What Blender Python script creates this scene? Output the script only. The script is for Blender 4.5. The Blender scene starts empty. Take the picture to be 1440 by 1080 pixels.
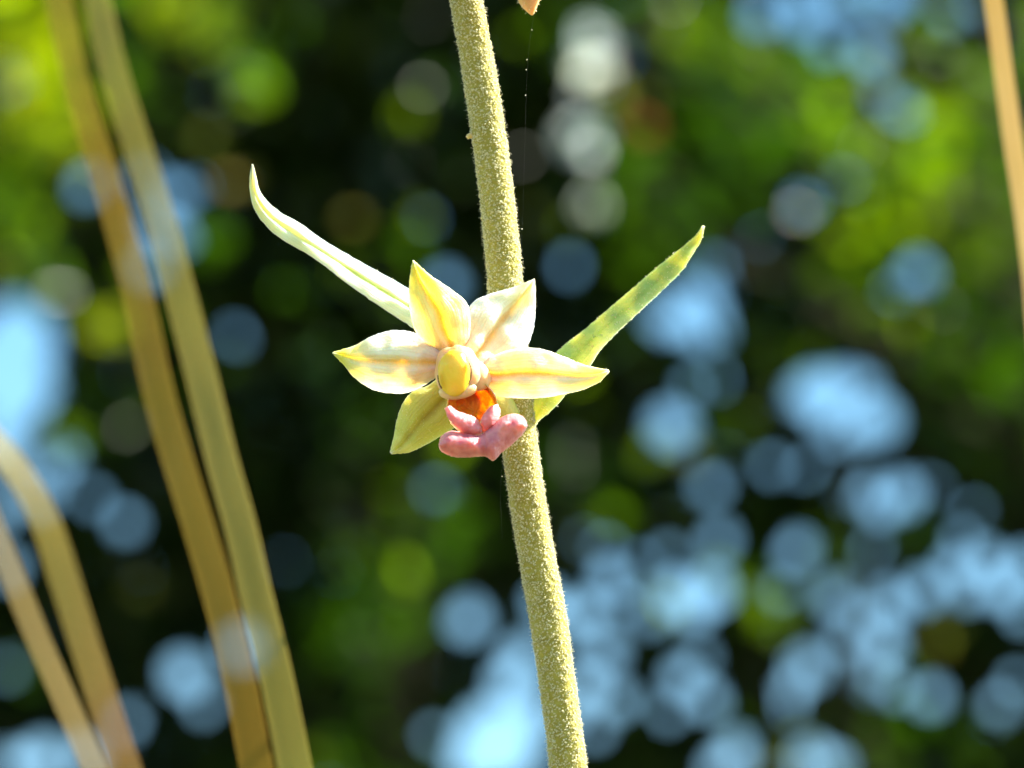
import bpy, math, random
import numpy as np
from mathutils import Vector, noise

random.seed(7)
rng = np.random.default_rng(11)
S = bpy.context.scene
COL = S.collection

# ------------------------------------------------------------------ camera, light, exposure
PITCH = math.radians(18)
W = 0.236                                   # frame width / distance
CAM = Vector((0, 0, 0.35))
RIGHT = Vector((1, 0, 0))
UP = Vector((0, -math.sin(PITCH), math.cos(PITCH)))
FWD = Vector((0, math.cos(PITCH), math.sin(PITCH)))
cd = bpy.data.cameras.new('camera')
cam = bpy.data.objects.new('camera', cd)
COL.objects.link(cam)
cam.location = CAM
cam.rotation_euler = (math.radians(90) + PITCH, 0, 0)
cd.sensor_width = 6.17
cd.lens = 6.17 / W
cd.clip_start = 0.005
cd.clip_end = 3000
cd.dof.use_dof = True
cd.dof.focus_distance = 0.2475
cd.dof.aperture_fstop = cd.lens / 3.3       # 3.3 mm entrance pupil
S.camera = cam

SUN_AZ, SUN_EL = math.radians(88), math.radians(42)
world = bpy.data.worlds.new("World")
S.world = world
world.use_nodes = True
wn = world.node_tree
bg = wn.nodes['Background']
sky = wn.nodes.new('ShaderNodeTexSky')
sky.sky_type = 'NISHITA'
sky.sun_disc = False
sky.sun_elevation = SUN_EL
sky.sun_rotation = SUN_AZ
sky.air_density = 1.0
sky.dust_density = 0.1
sky.ozone_density = 0.0
hsv = wn.nodes.new('ShaderNodeHueSaturation')
hsv.inputs['Hue'].default_value = .482
hsv.inputs['Saturation'].default_value = 1.25      # the camera's vivid colour rendering
wn.links.new(sky.outputs[0], hsv.inputs['Color'])
wn.links.new(hsv.outputs[0], bg.inputs[0])
bg.inputs[1].default_value = 0.065
sd = bpy.data.lights.new('sun', 'SUN')
sun = bpy.data.objects.new('sun', sd)
COL.objects.link(sun)
sd.energy = 5.0
sd.angle = math.radians(0.5)
sd.color = (1.0, 0.95, 0.86)
sv = Vector((math.sin(SUN_AZ) * math.cos(SUN_EL), math.cos(SUN_AZ) * math.cos(SUN_EL), math.sin(SUN_EL)))
sun.rotation_euler = sv.to_track_quat('Z', 'Y').to_euler()
sun.location = (3, 1, 6)
S.view_settings.view_transform = 'Standard'
S.view_settings.look = 'None'
S.view_settings.gamma = 1
S.view_settings.use_curve_mapping = False
S.view_settings.exposure = 2.3
S.render.engine = 'CYCLES'
S.cycles.use_denoising = True
S.cycles.max_bounces = 10
S.cycles.transparent_max_bounces = 24
S.cycles.transmission_bounces = 8
S.cycles.diffuse_bounces = 5


def P(px, py, d):
    """point seen at photo pixel (px, py) at depth d metres along the view axis"""
    k = W * d / 1440.0
    return CAM + FWD * d + RIGHT * ((px - 720) * k) + UP * ((540 - py) * k)


PX = W * 0.25 / 1440                        # metres per photo pixel at the flower


# ------------------------------------------------------------------ helpers
def tag(o, label=None, cat=None, group=None, kind=None):
    if label: o['label'] = label
    if cat: o['category'] = cat
    if group: o['group'] = group
    if kind: o['kind'] = kind
    return o


def link(name, me, mat, parent=None, kind=None):
    o = bpy.data.objects.new(name, me)
    COL.objects.link(o)
    if mat: me.materials.append(mat)
    if parent: o.parent = parent
    if kind: o['kind'] = kind
    return o


def mesh(name, V, F, smooth=True, uv=None):
    me = bpy.data.meshes.new(name)
    me.from_pydata([tuple(v) for v in V], [], F)
    if uv is not None:
        l = me.uv_layers.new(name='UVMap')
        idx = np.empty(len(me.loops), dtype=np.int32)
        me.loops.foreach_get('vertex_index', idx)
        l.data.foreach_set('uv', np.asarray(uv, dtype=np.float32)[idx].ravel())
    if smooth:
        me.polygons.foreach_set('use_smooth', [True] * len(me.polygons))
    me.update()
    return me


def outward(V, F):
    """flip the faces of a closed mesh if they point inwards"""
    c = Vector(V[0])
    vol = 0.0
    for f in F:
        a = Vector(V[f[0]]) - c
        for k in range(1, len(f) - 1):
            vol += a.dot((Vector(V[f[k]]) - c).cross(Vector(V[f[k + 1]]) - c))
    return [tuple(f)[::-1] for f in F] if vol < 0 else F


def empty(name, loc):
    o = bpy.data.objects.new(name, None)
    COL.objects.link(o)
    o.location = loc
    o.empty_display_size = 0.01
    return o


def catmull(pts, n):
    """resample a polyline (list of tuples) smoothly to n points, even in arc length"""
    p = np.array(pts, dtype=float)
    p = np.vstack([2 * p[0] - p[1], p, 2 * p[-1] - p[-2]])
    out = []
    for i in range(1, len(p) - 2):
        for k in range(24):
            t = k / 24
            a, b, c, d = p[i - 1], p[i], p[i + 1], p[i + 2]
            out.append(0.5 * (2 * b + (c - a) * t + (2 * a - 5 * b + 4 * c - d) * t * t + (3 * b - a - 3 * c + d) * t ** 3))
    out.append(p[-2])
    out = np.array(out)
    s = np.concatenate([[0], np.cumsum(np.linalg.norm(np.diff(out, axis=0), axis=1))])
    q = np.linspace(0, s[-1], n)
    return np.stack([np.interp(q, s, out[:, j]) for j in range(out.shape[1])], axis=1)


def rehome(o, origin):
    """move an object's mesh so that the object origin sits at a world point"""
    origin = Vector(origin)
    for v in o.data.vertices: v.co -= origin
    o.location = origin
    return o


def blade(L, R, depth, thick, rows=44, cols=20, wob=0.0, seed=0, fine=0.0, edge=.35):
    """closed leaf-like solid between two edge curves given in photo pixels (base to tip);
    depth(t,s) and thick(t,s) in mm."""
    A, B = catmull(L, rows), catmull(R, rows)
    for E, sg in ((A, 1.0), (B, 2.0)):          # slightly uneven margins
        T = np.gradient(E, axis=0); T /= np.maximum(np.linalg.norm(T, axis=1), 1e-9)[:, None]
        for i in range(1, rows - 1):
            k = .9 * noise.noise(Vector((i * .9, seed + sg * 7, 0))) + .7 * noise.noise(Vector((i * .33, seed + sg * 3, 4)))
            E[i] += np.array([-T[i][1], T[i][0]]) * k
    V, UV, F = [], [], []
    for side in (0, 1):
        for i in range(rows):
            t = i / (rows - 1)
            for j in range(cols):
                s = -1 + 2 * j / (cols - 1)
                e = math.sin(s * math.pi / 2)
                q = A[i] * (0.5 - e / 2) + B[i] * (0.5 + e / 2)
                n = noise.noise(Vector((q[0] * .035 + seed, q[1] * .035, seed * 3.1))) * wob
                if fine: n += fine * noise.noise(Vector((q[0] * .17, q[1] * .17, seed))) + fine * .5 * noise.noise(Vector((q[0] * .4, q[1] * .4, seed)))
                th = thick(t, e) * max(0.0, 1 - e * e) ** edge * min(1, (1 - t) * 12 + 0.15) / 2
                d = depth(t, e) + n + (-th if side == 0 else th)
                V.append(P(q[0], q[1], (250 + d) / 1000))
                UV.append((e * .5 + .5, t))
    nn = rows * cols
    for i in range(rows - 1):
        for j in range(cols - 1):
            a = i * cols + j
            F.append((a, a + 1, a + cols + 1, a + cols))
            F.append((nn + a, nn + a + cols, nn + a + cols + 1, nn + a + 1))
    rim = [i * cols for i in range(rows)] + [(rows - 1) * cols + j for j in range(1, cols)] + \
          [i * cols + cols - 1 for i in range(rows - 2, -1, -1)] + [j for j in range(cols - 2, 0, -1)]
    for a, b in zip(rim, rim[1:] + rim[:1]):
        F.append((a, a + nn, b + nn, b)[::-1])
    return V, F, UV


def tube(path, radii, seg=24, rough=0.0, cap=True):
    """tube along 3-D path points"""
    pts = [Vector(p) for p in path]
    V, F, UV = [], [], []
    t0 = (pts[1] - pts[0]).normalized()
    n = t0.orthogonal().normalized()
    for i, p in enumerate(pts):
        t = (pts[min(i + 1, len(pts) - 1)] - pts[max(i - 1, 0)]).normalized()
        n = (n - t * n.dot(t)).normalized()
        b = t.cross(n)
        for k in range(seg):
            a = 2 * math.pi * k / seg
            r = radii[i]
            if rough:
                q = p + (n * math.cos(a) + b * math.sin(a)) * r
                r *= 1 + rough * noise.noise(q * (0.6 / radii[len(radii) // 2])) + rough * .6 * noise.noise(q * (2.2 / radii[len(radii) // 2]))
            V.append(p + (n * math.cos(a) + b * math.sin(a)) * r)
            UV.append((k / seg, i / (len(pts) - 1)))
    for i in range(len(pts) - 1):
        for k in range(seg):
            a, b2 = i * seg + k, i * seg + (k + 1) % seg
            F.append((a, b2, b2 + seg, a + seg))
    if cap:
        F.append(tuple(range(seg))[::-1])
        F.append(tuple((len(pts) - 1) * seg + k for k in range(seg)))
    return V, F, UV


def ellipsoid(c, rx, ry, rz, rot=0, n=20, m=28, wob=0.0, seed=0.0, shape=None):
    """ellipsoid centred at (px, py, mm); rx, ry in px, rz in mm"""
    V, F, UV = [], [], []
    cr, sr = math.cos(rot), math.sin(rot)
    for i in range(n + 1):
        th = math.pi * i / n
        for j in range(m):
            ph = 2 * math.pi * j / m
            x, y, z = math.sin(th) * math.cos(ph), math.cos(th), math.sin(th) * math.sin(ph)
            if shape: x, y, z = shape(x, y, z)
            k = 1 + wob * noise.noise(Vector((x * 1.7 + seed, y * 1.7, z * 1.7)))
            X, Y = x * rx * k, y * ry * k
            V.append(P(c[0] + X * cr - Y * sr, c[1] - X * sr - Y * cr, (250 + c[2] + z * rz * k) / 1000))
            UV.append((j / m, i / n))
    for i in range(n):
        for j in range(m):
            a, b = i * m + j, i * m + (j + 1) % m
            F.append((a, a + m, b + m, b))
    return V, F, UV


def hairs(V, F, mask, density, length, rad, seed=1, up_bias=0.0, bent=0.25, length_var=.5):
    """short tapering hairs over a mesh (real geometry)."""
    r = np.random.default_rng(seed)
    V = np.array([tuple(v) for v in V])
    T = []
    for f in F:
        for k in range(1, len(f) - 1):
            T.append((f[0], f[k], f[k + 1]))
    T = np.array(T)
    a, b, c = V[T[:, 0]], V[T[:, 1]], V[T[:, 2]]
    N = np.cross(b - a, c - a)
    ar = np.linalg.norm(N, axis=1) / 2
    N = N / np.maximum(ar[:, None] * 2, 1e-16)
    if mask is not None:
        ar = ar * np.array([mask((a[i] + b[i] + c[i]) / 3) for i in range(len(T))])
    n = int(ar.sum() * density)
    if n < 1: return None
    idx = r.choice(len(T), n, p=ar / ar.sum())
    u, v = r.random(n), r.random(n)
    fl = u + v > 1
    u[fl], v[fl] = 1 - u[fl], 1 - v[fl]
    p = a[idx] + (b[idx] - a[idx]) * u[:, None] + (c[idx] - a[idx]) * v[:, None]
    d = N[idx] + r.normal(0, bent, (n, 3)) + np.array([0, 0, up_bias])
    d /= np.linalg.norm(d, axis=1)[:, None]
    L = length * (1 - length_var + 2 * length_var * r.random(n))[:, None]
    x = np.cross(d, r.normal(0, 1, (n, 3)))
    x /= np.linalg.norm(x, axis=1)[:, None]
    y = np.cross(d, x)
    VV, k = [], 3
    bend = r.normal(0, .35, (n, 3)) * L
    rr = rad * (.7 + .6 * r.random(n))[:, None]
    for (h, w) in ((-.15, 1.0), (.55, .8), (.95, .75)):
        for q in range(k):
            an = 2 * math.pi * q / k
            VV.append(p + d * L * h + bend * (max(h, 0) ** 2) * .5 + (x * math.cos(an) + y * math.sin(an)) * rr * w)
    VV.append(p + d * L * 1.05 + bend * .5)
    m = len(VV)
    VV = np.stack(VV, axis=1).reshape(-1, 3)
    base = (np.arange(n) * m)[:, None]
    fs = []
    for row in range(2):
        for q in range(k):
            q2 = (q + 1) % k
            fs.append((row * k + q, row * k + q2, (row + 1) * k + q2))
            fs.append((row * k + q, (row + 1) * k + q2, (row + 1) * k + q))
    for q in range(k):
        fs.append((2 * k + q, 2 * k + (q + 1) % k, 3 * k))
    FF = np.concatenate([base + np.array(f)[None, :] for f in fs])
    return VV, FF


def granules(V, F, mask, density, rad, seed=1, squash=.75):
    """small rounded papillae seated on a mesh (real geometry)"""
    r = np.random.default_rng(seed)
    V = np.array([tuple(v) for v in V])
    T = np.array([(f[0], f[k], f[k + 1]) for f in F for k in range(1, len(f) - 1)])
    a, b, c = V[T[:, 0]], V[T[:, 1]], V[T[:, 2]]
    N = np.cross(b - a, c - a)
    ar = np.linalg.norm(N, axis=1) / 2
    N = N / np.maximum(ar[:, None] * 2, 1e-16)
    if mask is not None:
        ar = ar * np.array([mask((a[i] + b[i] + c[i]) / 3) for i in range(len(T))])
    n = int(ar.sum() * density)
    idx = r.choice(len(T), n, p=ar / ar.sum())
    u, v = r.random(n), r.random(n)
    fl = u + v > 1
    u[fl], v[fl] = 1 - u[fl], 1 - v[fl]
    d = N[idx]
    R = (rad * (.55 + .9 * r.random(n) ** 1.5))[:, None]
    lift = R * r.uniform(-.2, .9, n)[:, None]
    p = a[idx] + (b[idx] - a[idx]) * u[:, None] + (c[idx] - a[idx]) * v[:, None] + d * lift
    x = np.cross(d, r.normal(0, 1, (n, 3))); x /= np.linalg.norm(x, axis=1)[:, None]
    y = np.cross(d, x)
    g = (1 + 5 ** .5) / 2
    ico = np.array([(-1, g, 0), (1, g, 0), (-1, -g, 0), (1, -g, 0), (0, -1, g), (0, 1, g), (0, -1, -g), (0, 1, -g), (g, 0, -1), (g, 0, 1), (-g, 0, -1), (-g, 0, 1)]) / (1 + g * g) ** .5
    fc = [(0, 11, 5), (0, 5, 1), (0, 1, 7), (0, 7, 10), (0, 10, 11), (1, 5, 9), (5, 11, 4), (11, 10, 2), (10, 7, 6), (7, 1, 8), (3, 9, 4), (3, 4, 2), (3, 2, 6), (3, 6, 8), (3, 8, 9), (4, 9, 5), (2, 4, 11), (6, 2, 10), (8, 6, 7), (9, 8, 1)]
    el = 1 + .35 * r.normal(0, 1, n)[:, None].clip(-1, 1)
    VV = np.stack([p + (x * q[0] + y * q[1]) * R + d * q[2] * R * squash * el for q in ico], 1).reshape(-1, 3)
    base = (np.arange(n) * 12)[:, None]
    return VV, np.concatenate([base + np.array(f)[None] for f in fc])


def fast_mesh(name, V, F3, colors=None, smooth=False):
    me = bpy.data.meshes.new(name)
    V = np.asarray(V, dtype=np.float32)
    F3 = np.asarray(F3, dtype=np.int32)
    me.vertices.add(len(V))
    me.vertices.foreach_set('co', V.ravel())
    me.loops.add(F3.size)
    me.loops.foreach_set('vertex_index', F3.ravel())
    me.polygons.add(len(F3))
    me.polygons.foreach_set('loop_start', np.arange(len(F3), dtype=np.int32) * 3)
    me.polygons.foreach_set('loop_total', np.full(len(F3), 3, dtype=np.int32))
    if smooth: me.polygons.foreach_set('use_smooth', np.ones(len(F3), dtype=bool))
    if colors is not None:
        at = me.color_attributes.new('tint', 'FLOAT_COLOR', 'POINT')
        at.data.foreach_set('color', np.asarray(colors, dtype=np.float32).ravel())
    me.update()
    me.validate()
    return me


# ------------------------------------------------------------------ materials
class Mat:
    def __init__(self, name):
        self.m = bpy.data.materials.new(name)
        self.m.use_nodes = True
        self.t = self.m.node_tree
        self.b = self.t.nodes['Principled BSDF']
        self.out = self.t.nodes['Material Output']

    def node(self, typ, **kw):
        n = self.t.nodes.new(typ)
        for k, v in kw.items():
            if k.startswith('i_'):
                key = k[2:]
                n.inputs[int(key) if key.isdigit() else key.replace('_', ' ')].default_value = v
            else:
                setattr(n, k, v)
        return n

    def link(self, a, b): self.t.links.new(a, b)

    def ramp(self, fac, stops, interp='LINEAR'):
        n = self.t.nodes.new('ShaderNodeValToRGB')
        n.color_ramp.interpolation = interp
        e = n.color_ramp.elements
        while len(e) < len(stops): e.new(.5)
        for x, (p, c) in zip(e, stops):
            x.position = p
            x.color = (*c, 1) if len(c) == 3 else c
        self.link(fac, n.inputs[0])
        return n.outputs[0]

    def mix(self, fac, a, b, mode='MIX'):
        n = self.t.nodes.new('ShaderNodeMix')
        n.data_type = 'RGBA'
        n.blend_type = mode
        for k, v in ((0, fac), (6, a), (7, b)):
            if isinstance(v, (int, float)): n.inputs[k].default_value = v
            elif isinstance(v, tuple): n.inputs[k].default_value = (*v, 1)
            else: self.link(v, n.inputs[k])
        return n.outputs[2]

    def math(self, op, a, b=None):
        n = self.t.nodes.new('ShaderNodeMath')
        n.operation = op
        for k, v in ((0, a), (1, b)):
            if v is None: continue
            if isinstance(v, (int, float)): n.inputs[k].default_value = v
            else: self.link(v, n.inputs[k])
        return n.outputs[0]

    def uv(self):
        t = self.t.nodes.new('ShaderNodeTexCoord')
        s = self.t.nodes.new('ShaderNodeSeparateXYZ')
        self.link(t.outputs['UV'], s.inputs[0])
        return t, s.outputs[0], s.outputs[1]

    def bump(self, h, dist, strength=1.0):
        n = self.t.nodes.new('ShaderNodeBump')
        n.inputs['Distance'].default_value = dist * 1.4
        n.inputs['Strength'].default_value = strength
        self.link(h, n.inputs['Height'])
        self.link(n.outputs[0], self.b.inputs['Normal'])


def petal_mat(name, body, mid, base, tip, mid_w=.06, sss=.9, radius=(.0016, .0011, .0006), base_len=.5, tip_at=.8,
              rough=.55, vein=.45):
    m = Mat(name)
    tc, u, v = m.uv()
    du = m.math('ABSOLUTE', m.math('SUBTRACT', u, .5))
    # veins running along the petal
    mp = m.node('ShaderNodeMapping')
    mp.inputs['Scale'].default_value = (26, 1.6, 1)
    m.link(tc.outputs['UV'], mp.inputs[0])
    nz = m.node('ShaderNodeTexNoise', i_Scale=1.0, i_Detail=3.0)
    m.link(mp.outputs[0], nz.inputs[0])
    nz2 = m.node('ShaderNodeTexNoise', i_Scale=900.0, i_Detail=4.0)
    m.link(tc.outputs['Object'], nz2.inputs[0])
    wob = m.math('ADD', du, m.math('MULTIPLY', m.math('SUBTRACT', nz2.outputs[0], .5), .05))
    midf = m.ramp(wob, [(0, (1, 1, 1)), (mid_w * .45, (.8, .8, .8)), (mid_w * 2.2, (0, 0, 0))])
    fade = m.ramp(v, [(0, (1, 1, 1)), (.55, (.9, .9, .9)), (.85, (.25, .25, .25)), (1, (0, 0, 0))])
    c = m.mix(m.ramp(nz.outputs[0], [(.45, (0, 0, 0)), (.75, (vein, vein, vein))]), body, mid)
    vv = m.math('ADD', v, m.math('MULTIPLY', m.math('SUBTRACT', nz2.outputs[0], .5), .25))
    c = m.mix(m.ramp(vv, [(.05, (1, 1, 1)), (base_len, (0, 0, 0))]), c, base)
    c = m.mix(m.ramp(vv, [(tip_at - .2, (0, 0, 0)), (min(tip_at + .12, 1), (1, 1, 1))]), c, tip)
    c = m.mix(m.math('MULTIPLY', midf, fade), c, mid)
    spot = m.node('ShaderNodeTexNoise', i_Scale=420.0, i_Detail=2.0)
    m.link(tc.outputs['Object'], spot.inputs[0])
    c = m.mix(m.ramp(spot.outputs[0], [(.70, (0, 0, 0)), (.76, (.55, .55, .55))]), c, tuple(x * .45 for x in mid))
    sp = m.ramp(nz2.outputs[0], [(.3, (.86, .84, .78)), (.6, (1, 1, 1))])
    c = m.mix(1.0, c, sp, 'MULTIPLY')
    m.link(c, m.b.inputs['Base Color'])
    m.b.inputs['Roughness'].default_value = rough
    m.b.inputs['Subsurface Weight'].default_value = sss
    m.b.inputs['Subsurface Radius'].default_value = tuple(x * 1000 for x in radius)
    m.b.inputs['Subsurface Scale'].default_value = 0.001
    m.b.inputs['Specular IOR Level'].default_value = .35
    nz3 = m.node('ShaderNodeTexNoise', i_Scale=5200.0, i_Detail=3.0)
    m.link(tc.outputs['Object'], nz3.inputs[0])
    h = m.math('ADD', m.math('MULTIPLY', nz.outputs[0], 2.0), nz3.outputs[0])
    m.bump(h, .00006, .7)
    return m.m


def soft_mat(name, c1, c2, scale=1500.0, sss=.5, radius=(1.0, .6, .35), rough=.5, bumpd=.00005, spec=.4, bscale=4000.0):
    m = Mat(name)
    tc, u, v = m.uv()
    nz = m.node('ShaderNodeTexNoise', i_Scale=scale, i_Detail=4.0)
    m.link(tc.outputs['Object'], nz.inputs[0])
    c = m.mix(m.ramp(nz.outputs[0], [(.35, (0, 0, 0)), (.65, (1, 1, 1))]), c1, c2)
    m.link(c, m.b.inputs['Base Color'])
    m.b.inputs['Roughness'].default_value = rough
    m.b.inputs['Subsurface Weight'].default_value = sss
    m.b.inputs['Subsurface Radius'].default_value = radius
    m.b.inputs['Subsurface Scale'].default_value = .001
    m.b.inputs['Specular IOR Level'].default_value = spec
    nz3 = m.node('ShaderNodeTexNoise', i_Scale=bscale, i_Detail=3.0)
    m.link(tc.outputs['Object'], nz3.inputs[0])
    m.bump(nz3.outputs[0], bumpd, 1.0)
    return m.m


def hair_mat(name, col, trans=.5):
    m = Mat(name)
    d = m.node('ShaderNodeBsdfDiffuse')
    t = m.node('ShaderNodeBsdfTranslucent')
    g = m.node('ShaderNodeBsdfGlossy')
    g.inputs['Roughness'].default_value = .35
    mx = m.node('ShaderNodeMixShader')
    mx2 = m.node('ShaderNodeMixShader')
    for n in (d, t): n.inputs[0].default_value = (*col, 1)
    mx.inputs[0].default_value = trans
    mx2.inputs[0].default_value = .05
    m.link(d.outputs[0], mx.inputs[1]); m.link(t.outputs[0], mx.inputs[2])
    m.link(mx.outputs[0], mx2.inputs[1]); m.link(g.outputs[0], mx2.inputs[2])
    m.link(mx2.outputs[0], m.out.inputs[0])
    return m.m


def foliage_mat(name, trans=.45, gloss=.05):
    m = Mat(name)
    at = m.node('ShaderNodeAttribute', attribute_name='tint')
    tc = m.node('ShaderNodeTexCoord')
    nz = m.node('ShaderNodeTexNoise', i_Scale=60.0, i_Detail=2.0)
    m.link(tc.outputs['Object'], nz.inputs[0])
    c = m.mix(1.0, at.outputs[0], m.ramp(nz.outputs[0], [(.3, (.7, .7, .7)), (.7, (1.1, 1.1, 1.0))]), 'MULTIPLY')
    d = m.node('ShaderNodeBsdfDiffuse'); t = m.node('ShaderNodeBsdfTranslucent'); g = m.node('ShaderNodeBsdfGlossy')
    g.inputs['Roughness'].default_value = .3
    m.link(c, d.inputs[0])
    hs = m.node('ShaderNodeHueSaturation')
    hs.inputs['Hue'].default_value = .485
    hs.inputs['Saturation'].default_value = 1.15
    hs.inputs['Value'].default_value = 1.25
    m.link(c, hs.inputs['Color'])
    m.link(hs.outputs[0], t.inputs[0])
    mx = m.node('ShaderNodeMixShader'); mx2 = m.node('ShaderNodeMixShader')
    mx.inputs[0].default_value = trans
    mx2.inputs[0].default_value = gloss
    m.link(d.outputs[0], mx.inputs[1]); m.link(t.outputs[0], mx.inputs[2])
    m.link(mx.outputs[0], mx2.inputs[1]); m.link(g.outputs[0], mx2.inputs[2])
    m.link(mx2.outputs[0], m.out.inputs[0])
    return m.m


def grass_mat(name, c1, c2, c3, see=.68):
    """dry translucent grass: straw with streaks along the blade"""
    m = Mat(name)
    tc, u, v = m.uv()
    mp = m.node('ShaderNodeMapping')
    mp.inputs['Scale'].default_value = (9, 1.6, 1)
    m.link(tc.outputs['UV'], mp.inputs[0])
    nz = m.node('ShaderNodeTexNoise', i_Scale=1.0, i_Detail=4.0)
    m.link(mp.outputs[0], nz.inputs[0])
    nz2 = m.node('ShaderNodeTexNoise', i_Scale=22.0, i_Detail=2.0)
    m.link(tc.outputs['Object'], nz2.inputs[0])
    c = m.mix(m.ramp(nz.outputs[0], [(.35, (0, 0, 0)), (.65, (1, 1, 1))]), c1, c2)
    c = m.mix(m.ramp(nz2.outputs[0], [(.42, (0, 0, 0)), (.62, (1, 1, 1))]), c, c3)
    d = m.node('ShaderNodeBsdfDiffuse'); t = m.node('ShaderNodeBsdfTranslucent'); tr = m.node('ShaderNodeBsdfTransparent')
    m.link(c, d.inputs[0]); m.link(c, t.inputs[0])
    mx = m.node('ShaderNodeMixShader'); mx2 = m.node('ShaderNodeMixShader')
    mx.inputs[0].default_value = .45
    mx2.inputs[0].default_value = see
    m.link(d.outputs[0], mx.inputs[1]); m.link(t.outputs[0], mx.inputs[2])
    m.link(mx.outputs[0], mx2.inputs[1]); m.link(tr.outputs[0], mx2.inputs[2])
    m.link(mx2.outputs[0], m.out.inputs[0])
    return m.m


M_ground = Mat('ground_litter')
tc = M_ground.node('ShaderNodeTexCoord')
nz = M_ground.node('ShaderNodeTexNoise', i_Scale=3.0, i_Detail=8.0)
M_ground.link(tc.outputs['Object'], nz.inputs[0])
M_ground.link(M_ground.ramp(nz.outputs[0], [(.3, (.05, .035, .02)), (.5, (.09, .07, .035)), (.7, (.05, .08, .02))]), M_ground.b.inputs['Base Color'])
M_ground.b.inputs['Roughness'].default_value = .95
M_bark = soft_mat('bark', (.012, .014, .006), (.022, .024, .010), scale=25, sss=0, bumpd=.006, bscale=40, rough=.9, spec=.1)

# ------------------------------------------------------------------ setting: ground
gv = []
gn = 60
for i in range(gn + 1):
    for j in range(gn + 1):
        x, y = (i / gn - .5), (j / gn - .5)
        x, y = math.copysign(abs(x * 2) ** 3, x) * 600, math.copysign(abs(y * 2) ** 3, y) * 600
        gv.append((x, y, .03 * noise.noise(Vector((x * .4, y * .4, 0))) if abs(x) + abs(y) > .8 else 0))
gf = [(i * (gn + 1) + j, (i + 1) * (gn + 1) + j, (i + 1) * (gn + 1) + j + 1, i * (gn + 1) + j + 1) for i in range(gn) for j in range(gn)]
link('ground', mesh('ground', gv, gf), M_ground.m, kind='structure')

# ------------------------------------------------------------------ background trees
# openings in the canopy where the sky shows: photo position of the opening and its radius
GAPS = [
    (25, 480, 48), (20, 545, 50), (5, 600, 40), (0, 430, 30), (-60, 520, 60), (10, 800, 16), (-5, 720, 22), (55, 700, 20),
    (205, 250, 20), (240, 275, 24), (225, 320, 27), (255, 330, 17), (212, 375, 20), (270, 265, 13), (75, 660, 20), (95, 640, 10), (10, 640, 30),
    (175, 735, 15), (130, 700, 11), (260, 950, 30), (285, 990, 13), (338, 910, 24), (335, 470, 11), (78, 335, 13), (120, 262, 18), (15, 110, 14),
    (60, 1068, 32), (120, 1065, 20), (20, 1075, 20), (180, 1015, 12), (10, 940, 10),
    (625, 400, 15), (595, 305, 7), (660, 870, 24), (700, 1045, 54), (660, 1075, 36), (745, 1000, 32), (735, 925, 28), (715, 960, 26), (770, 850, 25), (800, 870, 25), (610, 1035, 9),
    (1065, 20, 26), (1120, 5, 32), (1185, 0, 32), (1250, -5, 34), (1220, 78, 27), (1165, 65, 17), (1272, 158, 22), (1240, 130, 13), (1130, 30, 22), (1330, 20, 16), (1370, 10, 15),
    (1190, 255, 18), (1245, 175, 12), (1130, 285, 14), (1040, 355, 30), (990, 440, 42), (935, 450, 24), (1000, 380, 16), (1060, 330, 12), (1290, 385, 25), (1310, 365, 13), (1255, 415, 10), (1010, 530, 15), (975, 545, 13),
    (1145, 555, 38), (1190, 570, 46), (1230, 590, 34), (1180, 610, 25), (945, 600, 32), (1000, 685, 16), (1085, 655, 12), (1130, 655, 17), (1030, 640, 8),
    (1215, 690, 26), (1270, 695, 30), (1240, 715, 20), (1310, 680, 14), (1120, 775, 22), (1100, 830, 14), (1010, 760, 20), (940, 780, 13), (860, 815, 28), (830, 860, 22), (880, 850, 13),
    (950, 835, 34), (1000, 830, 36), (975, 860, 26), (915, 865, 18), (850, 915, 30), (825, 965, 30), (870, 985, 24), (800, 1000, 24), (835, 1025, 15),
    (960, 955, 24), (995, 985, 24), (940, 1000, 14), (985, 925, 13), (1170, 840, 25), (1205, 870, 27), (1250, 850, 30), (1240, 905, 32), (1225, 950, 27), (1185, 905, 18), (1135, 940, 34), (1110, 970, 18), (1260, 970, 14),
    (1300, 830, 26), (1345, 800, 28), (1385, 790, 28), (1410, 830, 28), (1365, 830, 22), (1350, 760, 16), (1440, 800, 30), (1440, 860, 18),
    (1308, 980, 20), (1408, 990, 15), (1100, 1000, 22), (1095, 1030, 14), (1040, 1060, 34), (1010, 1080, 20), (1140, 1070, 34), (1170, 1080, 25), (1370, 720, 9), (1430, 960, 10), (400, 790, 6), (820, 760, 6), (610, 690, 5), (800, 375, 7),
    (1225, 770, 11), (1060, 770, 10), (850, 770, 9), (900, 790, 9), (1085, 905, 12),
]
r2 = random.Random(5)
for _ in range(46):                          # openings beyond the frame, in the same manner
    x, y = r2.uniform(-850, 2250), r2.uniform(-250, 1500)
    if -60 < x < 1500 and -60 < y < 1140: continue
    GAPS.append((x, y, r2.uniform(8, 34)))
GA = np.array(GAPS)
GA[:, 2] = np.where(GA[:, 2] > 40, GA[:, 2] * .92, GA[:, 2] * np.where((GA[:, 0] > 790) & (GA[:, 1] > 630), .50, .60))


def keep(px, py, rad):
    """leaves whose outline would close an opening do not grow there"""
    d = np.hypot(px[:, None] - GA[None, :, 0], py[:, None] - GA[None, :, 1]) - GA[None, :, 2]
    return d.min(axis=1) > rad


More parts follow.
